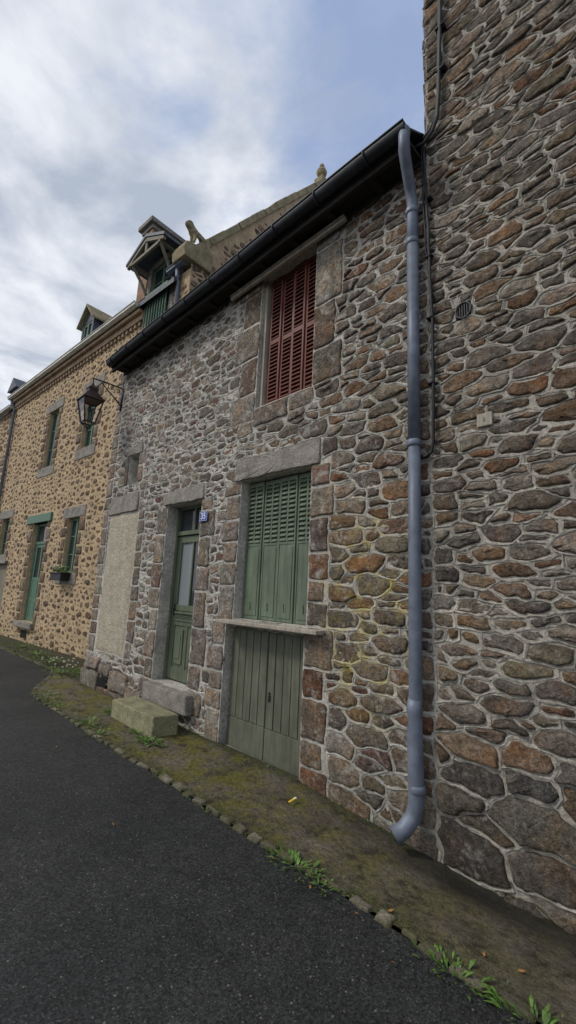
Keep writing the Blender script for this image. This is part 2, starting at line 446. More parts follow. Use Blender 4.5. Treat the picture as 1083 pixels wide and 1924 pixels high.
jamb(-3.88,-1,3.70,5.62,.3,.5,PQ,.35,.6); jamb(-2.95,1,3.84,5.66,.28,.42,PQ,.3,.7)
jamb(-5.74,-1,.15,2.83,.22,.34,PQ); jamb(-4.86,1,.15,2.83,.22,.38,PQ,.22,.45)
jamb(-8.06,1,0.0,5.66,.22,.30,PQ,.2,.36)
jamb(-6.64,1,.56,2.87,.16,.3,PG,.2,.34)
jamb(-6.86,1,3.36,3.88,.12,.26,PQ,.2,.3); jamb(-7.22,-1,3.36,3.88,.14,.2,PQ,.3,.5)
blocks.append(((-3.9,-3.3,3.60,3.84),pick(PG)));blocks.append(((-3.3,-2.9,3.64,3.84),pick(PG)))
excl=[h[:4] for h in HOLES]+[PANEL]+LINT+[b[0] for b in blocks]
def gsize(x,z):
    t=min(1,max(0,(x+5.2)/2.6)); s=.076+.020*t
    if z<.7: s*=1.25
    if x>-2.9 and z>3.6: s*=.85
    return s
mb=MB(); mr=MB()
for poly,r in cells(-8.04,-1.6,-.15,5.70,gsize,2.2,excl,1.,.6):
    cx=sum(p[0] for p in poly)/len(poly);cz=sum(p[1] for p in poly)/len(poly)
    t=min(1,max(0,(cx+3.9)/1.4)); gp=U(.012,.019)*(1-t)+U(.010,.014)*t
    col=pick(PR if R()<t*.8 else PG)
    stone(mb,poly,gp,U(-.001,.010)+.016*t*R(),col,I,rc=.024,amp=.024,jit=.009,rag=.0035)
    ridge(mr,poly,.011 if cx<-4.2 else .009,.008,I,.024)
for r,c in blocks:
    a,b,cc,d=r
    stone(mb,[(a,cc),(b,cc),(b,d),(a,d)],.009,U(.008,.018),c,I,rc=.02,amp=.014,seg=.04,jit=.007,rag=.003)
for (a,b,c_,d) in ((-8.1,-7.4,-.15,.26),(-7.4,-6.98,.24,.42),(-6.98,-6.4,.05,.36),(-6.4,-5.9,-.1,.2),(-7.98,-7.42,.27,.48),(-7.38,-6.4,-.15,.06)):
    stone(mb,[(a,c_),(b,c_),(b,d),(a,d)],.004,.05,pick(PQ),I,rc=.05,amp=.02,seg=.04,jit=.012,rag=.003)
mm=MB(); holed(mm,-8.06,-1.6,-.2,5.72,HOLES,I)
mm.quad((-8.06,0,-.2),(-8.06,0,5.72),(-8.06,1.1,5.72),(-8.06,1.1,-.2))
mm.quad((-8.06,7,-.2),(-1.6,7,-.2),(-1.6,7,5.72),(-8.06,7,5.72))
def merge(dst,src,mi):
    o=len(dst.v); dst.v+=src.v; dst.c+=src.c; dst.f+=[tuple(i+o for i in f) for f in src.f]; dst.mi+=[mi]*len(src.f)
merge(mb,mm,1); merge(mb,mr,1)
wo=mb.obj('wall',[M_stone,M_mort],gh,smooth=True)
wo.data.polygons.foreach_set('use_smooth',[m==0 for m in mb.mi])
for i,(a,b,c,d) in enumerate(LINT):
    l=MB()
    stone(l,[(a+.005,c+.002),(b-.005,c+.002),(b-.015,d-.006),(a+.02,d-.002)],.0,.024,(1,1,1),I,rc=.015,amp=.012,seg=.05,jit=.008)
    l.box(a+.01,b-.01,.0-.004,.34,c+.004,d-.03)
    l.obj('lintel',M_granite,gh,smooth=False,label='rough grey granite lintel')
p=MB(); nx,nz=22,44; vs=[];fs=[]
for j in range(nz+1):
    for i in range(nx+1):
        x=PANEL[0]+.01+(PANEL[1]-PANEL[0]-.02)*i/nx; z=PANEL[2]+(PANEL[3]-.005-PANEL[2])*j/nz
        e=.012 if 0<i<nx and 0<j<nz else -.01
        vs.append((x+noise.noise(Vector((x*3,z*5,1)))*.015,-e-noise.noise(Vector((x*4,z*4,3)))*.008,z))
for j in range(nz):
    for i in range(nx): k=j*(nx+1)+i; fs.append((k,k+1,k+nx+2,k+nx+1))
p.add(vs,fs); p.obj('blocked_doorway',M_pebble,gh,smooth=True,label='former doorway filled with cream pebble render')
p=MB(); p.box(-7.34,-7.03,-.064,-.056,.07,.2); p.obj('cellar_vent',M_black,gh)
p=MB(); p.box(-7.3,-6.8,.33,.345,3.3,3.95); p.obj('loophole_window',M_black,gh)
# roof
p=MB()
for i in range(14):
    y0=-.36+i*.3;z0=5.74+i*.3*.66
    p.prism([(y0,z0),(y0+.34,z0+.2244),(y0+.34,z0+.2444),(y0,z0+.022)],-7.86,-1.62,'x')
p.prism([(3.8,8.46),(7.3,5.7),(7.3,5.72),(3.8,8.5)],-7.6,-1.62,'x')
roof=p.obj('roof',M_slate,gh,label='dark slate roof')
p=MB(); p.box(-7.84,-1.63,-.30,-.002,5.675,5.70); p.box(-7.84,-1.63,-.28,-.24,5.60,5.674); p.box(-7.84,-1.63,-.05,-.03,5.62,5.674)
x=-7.6
while x<-1.8: p.box(x,x+.07,-.24,-.05,5.625,5.674); x+=.55
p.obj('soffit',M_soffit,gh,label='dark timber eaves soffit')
p=MB(); n=10;x0,x1=-7.78,-1.60
xs=[x0+(x1-x0)*i/24 for i in range(25)]
vs=[];fs=[]
for x in xs:
    dz=.008*math.sin(x*1.7)+.004*math.sin(x*5)
    for k in range(n+1):
        th=math.pi*k/n; vs.append((x,-.355-.07*math.cos(th),5.745+dz-.085*math.sin(th)))
    for k in range(n+1):
        th=math.pi*(n-k)/n; vs.append((x,-.355-.064*math.cos(th),5.748+dz-.079*math.sin(th)))
W=2*(n+1)
for i in range(len(xs)-1):
    for k in range(W): fs.append((i*W+k,i*W+(k+1)%W,(i+1)*W+(k+1)%W,(i+1)*W+k))
p.add(vs,fs)
for x in (x0,x1):
    p.add([(x,-.355-.07*math.cos(math.pi*k/n),5.745-.085*math.sin(math.pi*k/n)) for k in range(n+1)],[tuple(range(n+1))])
p.tube([(x,-.425,5.748+.008*math.sin(x*1.7)+.004*math.sin(x*5)) for x in xs],.011,8)
x=-7.6
while x<-1.7:
    p.tube([(x,-.355-.078*math.cos(math.pi*k/n),5.745-.095*math.sin(math.pi*k/n)) for k in range(n+1)],.009,6); x+=.62
p.obj('gutter',M_darkzinc,gh,smooth=True,label='dark half-round gutter along the eaves')
p=MB(); p.box(-4.43,-2.48,-.10,-.06,5.545,5.60); p.box(-4.43,-2.48,-.115,-.10,5.585,5.61)
p.obj('roller_box_board',M_wood,gh,bevel=.004,label='pale weathered board above the upper window')
# downpipe
p=MB()
p.tube([(-1.63,-.355,5.72),(-1.63,-.355,5.60),(-1.64,-.34,5.53),(-1.66,-.26,5.43),(-1.69,-.15,5.32),(-1.70,-.095,5.23),(-1.705,-.085,5.12),(-1.705,-.085,4.6)],.05,18)
p.tube([(-1.705,-.085,4.78),(-1.705,-.085,2.9)],.052,18)
p.tube([(-1.705,-.085,2.9),(-1.71,-.085,2.0),(-1.712,-.088,1.),(-1.715,-.085,.3)],.05,18)
p.tube([(-1.715,-.088,.92),(-1.722,-.092,.84),(-1.712,-.09,.78),(-1.72,-.088,.7),(-1.715,-.088,.34),(-1.715,-.085,.22),(-1.73,-.10,.14),(-1.77,-.15,.06),(-1.82,-.20,.015)],[.053,.057,.051,.057,.056,.056,.056,.056,.058],18)
for z in (5.12,4.80,2.90,.32):
    p.lathe((-1.708,-.085,z),[(.05,-.03),(.058,-.025),(.062,-.01),(.062,.01),(.058,.025),(.05,.03)],18)
p.box(-1.72,-1.69,-.05,.0,4.78,4.81);p.box(-1.72,-1.69,-.05,.0,2.88,2.91);p.box(-1.73,-1.70,-.05,.0,.30,.33)
p.obj('downpipe',M_zinc,gh,smooth=True,label='grey zinc downpipe with dented lower section')

# ---- shutters
def louvre_panel(name,x0,x1,y,z0,z1,zl,mat,parent,rows,label=None):
    s=MB(); w=x1-x0; st=.022
    s.box(x0,x0+st,y,y+.03,z0,z1); s.box(x1-st,x1,y,y+.03,z0,z1)
    s.box(x0+st,x1-st,y+.001,y+.029,z1-.05,z1); s.box(x0+st,x1-st,y+.001,y+.029,zl-.03,zl)
    s.box(x0+st,x1-st,y+.024,y+.028,zl,z1-.05)
    n=rows; dz=(z1-.05-zl)/n; xm=(x0+x1)/2
    s.box(xm-.014,xm+.014,y-.001,y+.027,zl,z1-.05)
    for i in range(n):
        z=zl+dz*i
        s.prism([(y+.02,z+dz*.96),(y-.010,z+dz*.28),(y-.008,z+dz*.10),(y+.022,z+dz*.5)],x0+st+.004,xm-.016,'x')
        s.prism([(y+.02,z+dz*.96),(y-.010,z+dz*.28),(y-.008,z+dz*.10),(y+.022,z+dz*.5)],xm+.016,x1-st-.004,'x')
    s.box(x0+st,x1-st,y+.006,y+.026,z0,zl-.03)
    s.box(x0+st+.012,x1-st-.012,y-.001,y+.006,z0+.04,zl-.06)
    for zz in (z0+.14,): s.prism([(xm-.012,zz-.03),(xm+.012,zz-.03),(xm,zz+.05)],y-.012,y-.001)
    return s.obj(name,mat,parent,bevel=.003,label=label)
gw=empty('window',(0,0,0),None,None); gw.parent=gh; gw.location=(1.32,.1,1.34)
xs=[-4.02,-3.745,-3.475,-3.205,-2.93]
for i in range(4):
    louvre_panel('shutter',xs[i]+.004,xs[i+1]-.004,.11+(.014 if i%2 else 0),1.345,2.93,2.2,M_green,gw,13)
p=MB(); p.box(-4.17,-2.66,-.14,.10,1.285,1.325,j=.004); p.box(-4.15,-2.75,-.02,.1,1.262,1.284)
sill=p.obj('sill',M_wood,gw,bevel=.006,label='worn pale wooden sill board')
rw=empty('window',(0,0,0),None,None); rw.parent=gh; rw.location=(1.4,.1,3.84)
xs=[-3.80,-3.60,-3.40,-3.20,-2.985]
for i in range(4):
    s=MB();x0=xs[i]+.003;x1=xs[i+1]-.003;y=.10+(.02 if i%2 else 0);st=.026
    s.box(x0,x0+st,y,y+.03,3.87,5.62);s.box(x1-st,x1,y,y+.03,3.87,5.62)
    for zz in (3.87,4.70,5.56): s.box(x0+st,x1-st,y+.001,y+.029,zz,zz+.06)
    s.box(x0+st,x1-st,y+.027,y+.029,3.9,5.6)
    for (za,zb,nn_) in ((3.93,4.70,15),(4.76,5.56,15)):
        dz=(zb-za)/nn_
        for k in range(nn_):
            z=za+dz*k; s.prism([(y+.024,z+dz*.98),(y-.008,z+dz*.3),(y-.006,z+dz*.12),(y+.024,z+dz*.5)],x0+st+.003,x1-st-.003,'x')
    s.obj('shutter',M_red,rw,bevel=.002)
p=MB(); p.box(-3.87,-3.825,.05,.16,3.86,5.62); p.box(-3.825,-3.0,.14,.18,3.845,3.868); p.box(-3.87,-2.96,-.01,.2,3.825,3.842)
p.obj('frame',M_wood,rw,bevel=.004,label='bare weathered window frame')
p=MB(); p.box(-3.9,-2.9,.2,.22,3.8,5.65); p.obj('dark_interior',M_black,rw)
p=MB(); p.box(-4.1,-2.85,.2,.22,1.35,3.); p.obj('dark_interior',M_black,gw)
# ---- lower double door
def plank_door(x0,x1,name,parent,n):
    s=MB(); y=.10
    s.box(x0,x1,y+.010,y+.04,-.04,1.24)
    s.box(x0,x1,y-.004,y+.010,-.04,.27)
    w=(x1-x0)/n
    for i in range(n): s.box(x0+i*w+.006,x0+(i+1)*w-.006,y+U(-.002,.002),y+.010,.278,1.22)
    return s.obj(name,M_green2,parent,bevel=.003)
dd=empty('double_door',(0,0,0),None,None); dd.parent=gh; dd.location=(1.25,.1,0); dd['label']='low double plank door, dull olive green'
plank_door(-4.13,-3.534,'door',dd,5); plank_door(-3.522,-2.945,'door',dd,5)
p=MB(); p.tube([(-3.47,.10,.62),(-3.47,.085,.62)],.012,10); p.box(-3.485,-3.455,.09,.1,.54,.6)
p.obj('handle',M_iron,dd)
p=MB(); p.box(-4.2,-2.9,-.10,.14,-.07,-.035,j=.01); p.obj('threshold',M_granite,gh,bevel=.01)
# ---- door 35
de=empty('door',(0,0,0),None,None); de.parent=gh; de.location=(-.5,.2,.4); de['label']='green panelled door with glazed upper part and transom'
s=MB(); y=.20;x0,x1=-5.70,-4.90
s.box(x0-.04,x0,y-.03,y+.06,.4,2.83); s.box(x1,x1+.04,y-.03,y+.06,.4,2.83); s.box(x0,x1,y-.03,y+.06,2.41,2.47); s.box(x0,x1,y-.02,y+.06,2.79,2.83)
s.box((x0+x1)/2-.02,(x0+x1)/2+.02,y-.01,y+.04,2.47,2.79)
s.obj('frame',M_doorgreen,de,bevel=.005)
s=MB()
s.box(x0+.005,x0+.1,y,y+.045,.42,2.40); s.box(x1-.1,x1-.005,y,y+.045,.42,2.40)
for a,b in ((.42,.58),(1.14,1.20),(1.34,1.42),(2.30,2.40)): s.box(x0+.1,x1-.1,y+.001,y+.044,a,b)
s.box(x0+.1,x1-.1,y-.02,y+.03,1.30,1.33); s.box(x0+.1,x1-.1,y-.012,y+.03,1.20,1.225)
for k in range(4): s.box(x0+.1,x1-.1,y-.006,y+.03,1.23+k*.018,1.24+k*.018)
s.box(x0+.1,x1-.1,y+.015,y+.035,.58,1.34)
xm=(x0+x1)/2; s.box(xm-.035,xm+.035,y+.002,y+.043,.58,1.14)
for a,b in ((x0+.13,xm-.065),(xm+.065,x1-.13)): s.box(a,b,y-.004,y+.02,.63,1.09); s.box(a+.04,b-.04,y-.012,y,.70,1.02)
s.box(xm-.015,xm+.015,y+.005,y+.03,1.42,2.30)
s.obj('leaf',M_doorgreen,de,bevel=.006)
s=MB(); s.box(x0+.1,xm,y+.025,y+.03,1.42,2.30); s.obj('curtained_glass',M_curtain,de)
s=MB(); s.box(x0,x1,y+.02,y+.03,2.47,2.79); s.box(xm,x1-.1,y+.024,y+.03,1.42,2.30); s.obj('dark_glass',M_glass,de)
s=MB(); s.tube([(x0+.06,y,1.38),(x0+.06,y-.05,1.38)],.01,8); s.tube([(x0+.06,y-.05,1.38),(x0+.15,y-.05,1.38)],.011,8); s.box(x0+.04,x0+.08,y-.006,y,1.27,1.43)
s.obj('handle',M_iron,de,bevel=.002)
s=MB(); s.box(x0-.06,x1+.22,-.12,.3,.16,.395,j=.008); s.obj('threshold',M_granite,gh,bevel=.015,label='granite door sill')
s=MB(); s.box(-5.78,-4.70,-.50,-.17,-.05,.21,j=.012)
s.obj('stone_step',M_mossgranite,None,bevel=.02,label='mossy granite block step below a green door',cat='step')
np_=empty('house_number_plate',(-4.755,-.03,2.585),'small blue enamel plate with white 35 beside the door','sign')
s=MB(); s.box(-4.845,-4.665,-.033,-.026,2.52,2.65); s.obj('plate',M_blue,np_,bevel=.004)
s=MB()
a,b,c,d=-4.838,-4.672,2.527,2.643;t=.003
s.box(a,b,-.0345,-.033,c,c+t);s.box(a,b,-.0345,-.033,d-t,d);s.box(a,a+t,-.0345,-.033,c+t,d-t);s.box(b-t,b,-.0345,-.033,c+t,d-t)
s.obj('border',M_enamel,np_)
def text(txt,size,loc,mat,parent,name):
    cu=bpy.data.curves.new('t','FONT'); cu.body=txt; cu.size=size; cu.extrude=.001; cu.align_x='CENTER'; cu.align_y='CENTER'; cu.offset=.001
    t=bpy.data.objects.new('t',cu); COL.objects.link(t)
    bpy.context.view_layer.update()
    me=bpy.data.meshes.new_from_object(t.evaluated_get(bpy.context.evaluated_depsgraph_get()))
    bpy.data.objects.remove(t)
    Mx=Matrix.Translation(loc)@Matrix.Rotation(math.pi/2,4,'X'); me.transform(Mx)
    me.materials.clear(); me.materials.append(mat)
    o=bpy.data.objects.new(name,me); COL.objects.link(o); setp(o,parent); return o
text('35',.115,(-4.755,-.035,2.585),M_enamel,np_,'digits')

# ================================================================== TALL BUILDING
tb=empty('tall_stone_building',(1.5,0,0),'tall grey-brown rubble stone building beside the low house','building')
PT=[(3,(.195,.165,.13)),(3,(.14,.12,.10)),(2,(.235,.20,.16)),(1.8,(.20,.14,.092)),(.9,(.19,.115,.07)),(1,(.17,.14,.095))]
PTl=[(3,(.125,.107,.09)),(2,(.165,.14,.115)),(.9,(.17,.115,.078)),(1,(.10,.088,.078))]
mb=MB(); mr=MB()
def tsize(x,z):
    s=.076
    if z<.9: s=.09+.08*min(1,(.9-z)/.7)
    elif z<1.6: s=.084
    if z>5.5: s=.085
    return s
for poly,r in cells(-1.6,2.4,-.4,10.2,tsize,2.2,[(-1.37,-1.23,3.89,4.05)],1.1,.6,.16):
    cz=sum(p[1] for p in poly)/len(poly)
    t=min(1,max(0,(1.3-cz)/1.)); 
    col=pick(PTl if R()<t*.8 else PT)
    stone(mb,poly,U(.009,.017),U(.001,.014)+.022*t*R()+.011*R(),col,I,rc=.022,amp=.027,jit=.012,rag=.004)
    if R()<.9: ridge(mr,poly,.009,.009,I,.027)
mm=MB(); holed(mm,-1.6,3.4,-.4,10.6,[(-1.36,-1.24,3.90,4.04)],I,.2)
mm.quad((-1.6,0,-.3),(-1.6,0,10.6),(-1.6,9,10.6),(-1.6,9,-.3)); mm.quad((3.4,0,-.3),(3.4,9,-.3),(3.4,9,10.6),(3.4,0,10.6)); mm.quad((-1.6,9,-.3),(-1.6,9,10.6),(3.4,9,10.6),(3.4,9,-.3))
merge(mb,mm,1);merge(mb,mr,1)
z=5.75;ncorn=0
mb.cur=0
while z<10.5:
    h=U(.10,.22); mb.box(-1.6-U(.0,.03),-1.4,.002,.3,z+.006,z+h-.006,col=pick(PT),j=.009); z+=h;ncorn+=6
wo=mb.obj('wall',[M_stoneT,M_mortT],tb,smooth=True)
N_=len(mb.f)
wo.data.polygons.foreach_set('use_smooth',[m==0 and i<N_-ncorn for i,m in enumerate(mb.mi)])
p=MB(); p.prism([(-.2,10.6),(4.5,14.5),(9.2,10.6),(9.2,10.7),(4.5,14.65),(-.2,10.7)],-1.7,3.5,'x'); p.obj('roof',M_slate,tb)
vg=empty('vent_grille',(0,0,0),None,None); vg.parent=tb; vg['_local']=1; vg.location=(-2.8,0,3.97)
p=MB(); p.box(-.07,.07,.02,.03,-.08,.08); p.obj('vent_shaft',M_black,vg)
p=MB(); 
pts=[(.062*math.cos(t*math.pi/12),-.012,.068*math.sin(t*math.pi/12)) for t in range(25)]
p.tube(pts,.009,6)
for i in range(6):
    x=-.05+i*.02; h=.066*math.sqrt(max(0,1-(x/.062)**2)); p.box(x-.004,x+.004,-.012,-.004,-h,h)
p.obj('grille',M_iron,vg)
pl=empty('wall_plaque',(-1.165,-.03,2.99),'small pale stone plaque with a worn mark on rubble wall','plaque')
p=MB(); p.box(-1.22,-1.11,-.028,.004,2.935,3.04,j=.004); p.obj('plate',M_cream,pl,bevel=.008)
text('1',.05,(-1.165,-.032,2.987),M_wood2,pl,'digit')

# cable
def cablepath(pts,j=.006):
    out=[]
    for i in range(len(pts)-1):
        a=Vector(pts[i]);b=Vector(pts[i+1]);n=max(1,int((b-a).length/.08))
        for k in range(n):
            q=a+(b-a)*k/n; out.append(q+noise.noise_vector(q*6)*j)
    out.append(Vector(pts[-1])); return out
ca=MB()
ca.tube(cablepath([(-1.385,-.06,9.5),(-1.40,-.06,7.4),(-1.43,-.06,6.5),(-1.455,-.06,6.0),(-1.50,-.08,5.86),(-1.58,-.10,5.77),(-1.68,-.14,5.74)]),.017,8)
ca.tube(cablepath([(-1.41,-.05,9.5),(-1.42,-.05,7.4),(-1.45,-.05,6.45),(-1.47,-.055,6.02),(-1.53,-.07,5.9),(-1.6,-.08,5.84)]),.013,8)
ca.tube(cablepath([(-1.60,-.07,5.78),(-1.59,-.05,5.4),(-1.57,-.045,4.86),(-1.565,-.045,4.4),(-1.548,-.045,4.0),(-1.55,-.045,3.4),(-1.558,-.045,2.9),(-1.57,-.05,2.81),(-1.62,-.055,2.78),(-1.68,-.06,2.79)]),.014,8)
ca.tube(cablepath([(-1.62,-.07,5.78),(-1.61,-.05,5.2),(-1.60,-.04,4.7),(-1.575,-.04,4.5),(-1.545,-.04,4.2)]),.008,6)
for z in (9,8.3,7.6,7.0,6.5): ca.box(-1.46,-1.37,-.075,.0,z,z+.02)
for z in (5.2,4.6,4.0,3.4): ca.box(-1.60,-1.54,-.06,.0,z,z+.014)
ca.obj('cable',M_cable,None,smooth=True,label='black electric cables clipped along the stone wall',cat='cable')

# ================================================================== WALL LANTERN
wl=empty('wall_lantern',(-7.85,0,5.1),'black iron wall lantern on scrolled bracket at house corner','lantern')
X0=-7.86
p=MB(); p.box(X0-.03,X0+.03,-.025,-.003,4.92,5.46)
p.tube([(X0,-.01,5.36),(X0,-.3,5.37),(X0,-.6,5.36)],.014,8)
p.tube([(X0,-.01,5.0),(X0,-.12,5.10),(X0,-.28,5.22),(X0,-.42,5.34)],.011,8)
def scroll(cy,cz,r,a0,turn,x=X0):
    return [(x,cy-r*(1-k/26.)*math.cos(a0+turn*k/16.*math.pi),cz+r*(1-k/26.)*math.sin(a0+turn*k/16.*math.pi)) for k in range(24)]
for c in ((-.10,5.27,.075,0,1),(-.25,5.30,.055,1,-1),(-.07,5.1,.06,2,1),(-.35,5.335,.03,0,1)): p.tube(scroll(*c),.007,6)
p.obj('bracket',M_iron,wl,smooth=True)
ly=-.57; LZ=-.10
p=MB()
def ring(r,z): return [(X0+r*math.cos(math.pi/4+k*math.pi/2),ly+r*math.sin(math.pi/4+k*math.pi/2),z+LZ) for k in range(4)]
top=ring(.235,5.02);bot=ring(.13,4.60)
for k in range(4):
    p.tube([top[k],bot[k]],.014,6); p.tube([top[k],top[(k+1)%4]],.016,6); p.tube([bot[k],bot[(k+1)%4]],.014,6)
    p.tube([bot[k],Vector((X0,ly,4.50+LZ))],.009,6)
p.lathe((X0,ly,4.50+LZ),[(.005,-.06),(.02,-.04),(.012,-.02),(.03,0),(.012,.02)],10)
p.tube([(X0,ly,4.6+LZ),(X0,ly,4.82+LZ)],.015,8); p.lathe((X0,ly,4.80+LZ),[(.02,0),(.03,.03),(.03,.10),(.01,.13)],10)
p.obj('lantern_frame',M_iron,wl)
p=MB(); 
for k in range(4): p.quad(top[k],top[(k+1)%4],bot[(k+1)%4],bot[k])
p.obj('lantern_glass',M_lglass,wl)
p=MB(); prof=[(.27,5.02),(.255,5.04),(.14,5.16),(.10,5.18),(.10,5.24),(.12,5.25),(.04,5.32),(.02,5.36)]
rr=[ring(r,z) for r,z in prof]
for i in range(len(rr)-1):
    for k in range(4): p.quad(rr[i][k],rr[i][(k+1)%4],rr[i+1][(k+1)%4],rr[i+1][k])
p.add(rr[0],[(0,1,2,3)]); p.tube([(X0,ly,5.34+LZ),(X0,ly,5.37)],.012,8)
p.obj('lantern_roof',M_copper,wl)

# ================================================================== TAN HOUSE
A=math.atan(.069)
th=empty('tan_stone_house',(-7.7,1.08,0),'long tan rubble stone house with green doors, dormers and gable','house',local=True,rot=A)
th_L=lambda X:(X+7.7)*1.0024
def hx(a,b,c,d): return (th_L(a),th_L(b),c,d)
TW=[hx(-14.81,-14.07,5.13,6.97),hx(-12.2,-11.5,5.27,6.95),hx(-12.32,-11.6,1.92,3.36),hx(-17.75,-17.0,2.5,3.75)]
TD=[hx(-14.75,-13.68,.54,3.38)]
TG=[hx(-17.9,-16.5,.0,2.3)]
TDORM=hx(-9.34,-8.46,7.6,8.62)
TL=[]; blocks=[]
PB=[(3,(.22,.155,.10)),(3,(.17,.12,.08)),(2,(.26,.195,.13)),(1.2,(.19,.11,.07)),(.7,(.13,.10,.08))]
PBQ=[(3,(.24,.195,.15)),(2,(.20,.15,.11)),(1,(.24,.17,.125))]
for (a,b,c,d) in TW+TD:
    jamb(a,-1,c-.1,d,.2,.38,PBQ); jamb(b,1,c-.1,d,.2,.38,PBQ)
    TL.append((a-.3,b+.3,d,d+.3))
    if (a,b,c,d) in TW: TL.append((a-.25,b+.25,c-.3,c-.0))
excl=TW+TD+TG+TL+[TDORM]+[b[0] for b in blocks]
XE=th_L(-18.45)
mb=MB()
for poly,r in cells(XE,0,-.1,8.3,lambda x,z:.105,1.6,excl,.6,.3):
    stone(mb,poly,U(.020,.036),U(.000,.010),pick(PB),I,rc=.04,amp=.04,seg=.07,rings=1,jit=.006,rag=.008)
for r,c in blocks:
    a,b,cc,d=r; stone(mb,[(a,cc),(b,cc),(b,d),(a,d)],.012,U(.01,.02),c,I,rc=.03,amp=.018,seg=.10,rings=1,rag=.004)
PK=4.65
def gtop(y): return 9.22+(y-.25)*1.263 if y<PK else 9.22+(2*PK-.25-y)*1.263
for poly,r in cells(.0,9.2,6.0,14.8,lambda x,z:.13,1.7,[],.6):
    if all(p[1]<gtop(p[0])-.05 for p in poly):
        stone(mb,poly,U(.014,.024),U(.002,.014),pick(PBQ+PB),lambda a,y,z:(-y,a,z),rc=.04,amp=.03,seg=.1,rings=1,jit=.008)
mm=MB(); holed(mm,XE,0,-.2,8.62,TW+TD+TG+[TDORM],I,.3)
gp=[(0,-.2),(2*PK,-.2),(2*PK,8.9),(PK,14.78),(.05,8.97),(0,8.9)]
mm.add([(0,a,b) for a,b in gp],[tuple(range(len(gp)))])
merge(mb,mm,1)
wo=mb.obj('wall',[M_stoneB,M_mortB],th,smooth=True)
wo.data.polygons.foreach_set('use_smooth',[m==0 for m in mb.mi])
for (a,b,c,d) in TL:
    l=MB(); l.box(a,b,-.02,.25,c+.005,d-.005,j=.006)
    if d==TD[0][3]+.3 and abs(a-(TD[0][0]-.3))<.01: 
        l=MB(); l.box(a-.15,b+.0,-.06,.25,c,d-.05); l.obj('lintel',M_tealgreen,th,bevel=.01,label='green painted timber lintel')
    else: l.obj('lintel',M_granite,th,bevel=.012)
def window(a,b,c,d,parent,mat,y=.14,mull=1,rows=3):
    e=empty('window',(0,0,0),None,None); e.parent=parent; e['_local']=1; e.location=((a+b)/2,y,c)
    s=MB(); w=(b-a)/2;h=d-c;f=.06
    s.box(-w,-w+f,-.03,.04,0,h); s.box(w-f,w,-.03,.04,0,h); s.box(-w+f,w-f,-.03,.04,0,f); s.box(-w+f,w-f,-.03,.04,h-f,h)
    if mull: s.box(-.04,.04,-.035,.035,f,h-f)
    for k in range(1,rows): s.box(-w+f,w-f,-.02,.02,h*k/rows-.015,h*k/rows+.015)
    s.obj('frame',mat,e,bevel=.005)
    s=MB(); s.box(-w+f*.5,w-f*.5,.0,.01,f*.5,h-f*.5); s.obj('pane',M_glass,e)
    return e
for t in TW: window(*t,th,M_tealgreen)
a,b,c,d=TD[0]
e=empty('door',(0,0,0),None,None); e.parent=th; e['_local']=1; e.location=((a+b)/2,.15,c); e['label']='green panelled door with small glazed panes'
w=(b-a)/2;h=d-c
s=MB(); s.box(-w,-w+.08,-.03,.05,0,h);s.box(w-.08,w,-.03,.05,0,h);s.box(-w+.08,w-.08,-.03,.05,h-.08,h);s.box(-w+.08,w-.08,-.03,.05,h-.62,h-.54)
s.obj('frame',M_tealgreen,e,bevel=.006)
s=MB(); s.box(-w+.08,w-.08,.0,.04,0,1.25)
for xx in (-w+.08,-.05,w-.18): s.box(xx,xx+.1,-.01,.041,0,h-.62)
for zz in (0.,.55,1.15,h-.72): s.box(-w+.18,w-.18,-.009,.04,zz,zz+.1)
s.obj('leaf',M_tealgreen,e,bevel=.006)
s=MB(); s.box(-w+.06,w-.06,.015,.025,1.25,h-.06); s.obj('pane',M_glass,e)
s=MB(); s.box(w-.16,w-.12,-.05,-.01,1.0,1.12); s.tube([(w-.14,-.05,1.08),(w-.26,-.05,1.08)],.012,6); s.obj('handle',M_iron,e)
s=MB(); s.box(a-.12,b+.12,-.12,.28,.38,.53,j=.01); s.obj('doorstep',M_granite,th,bevel=.015)
s=MB(); s.box(a+.3,a+.75,-.012,-.003,.1,.3); s.obj('cellar_vent',M_black,th)
a,b,c,d=TG[0]
s=MB(); s.box(a,b,.15,.2,0,d)
for k in range(8): s.box(a+k*(b-a)/8+.005,a+(k+1)*(b-a)/8-.005,.135,.15,0,d)
s.obj('garage_door',M_wood2,th,bevel=.004,label='dark planked garage door')
gx1=th_L(-9.45)
s=MB(); s.box(XE,gx1,-.09,0.,8.05,8.20); s.box(XE,gx1,-.18,.0,8.20,8.30)
k=XE
while k<gx1-.2: s.box(k,k+.10,-.06,-.0,7.95,8.05); k+=.2
s.obj('cornice',M_brickt,th,bevel=.008,label='dentil cornice')
def gutter(x0,x1,y,z,mat,parent,name='gutter'):
    s=MB(); pr=[(y-.08,z+.0),(y-.075,z-.07),(y+.0,z-.10),(y+.08,z-.07),(y+.085,z)]
    s.prism(pr,x0,x1,'x'); s.tube([(x0,y-.085,z),(x1,y-.085,z)],.014,8); return s.obj(name,mat,parent,smooth=False)
gutter(XE,gx1,-.24,8.40,M_white,th); gutter(th_L(-8.38),-.1,-.12,8.78,M_zinc,th)
s=MB()
s.prism([(-.2,8.42),(PK,14.3),(2*PK+.2,8.42),(2*PK+.2,8.3),(PK,14.15),(-.2,8.3)],XE+.1,-.32,'x')
s.obj('roof',M_slate,th)
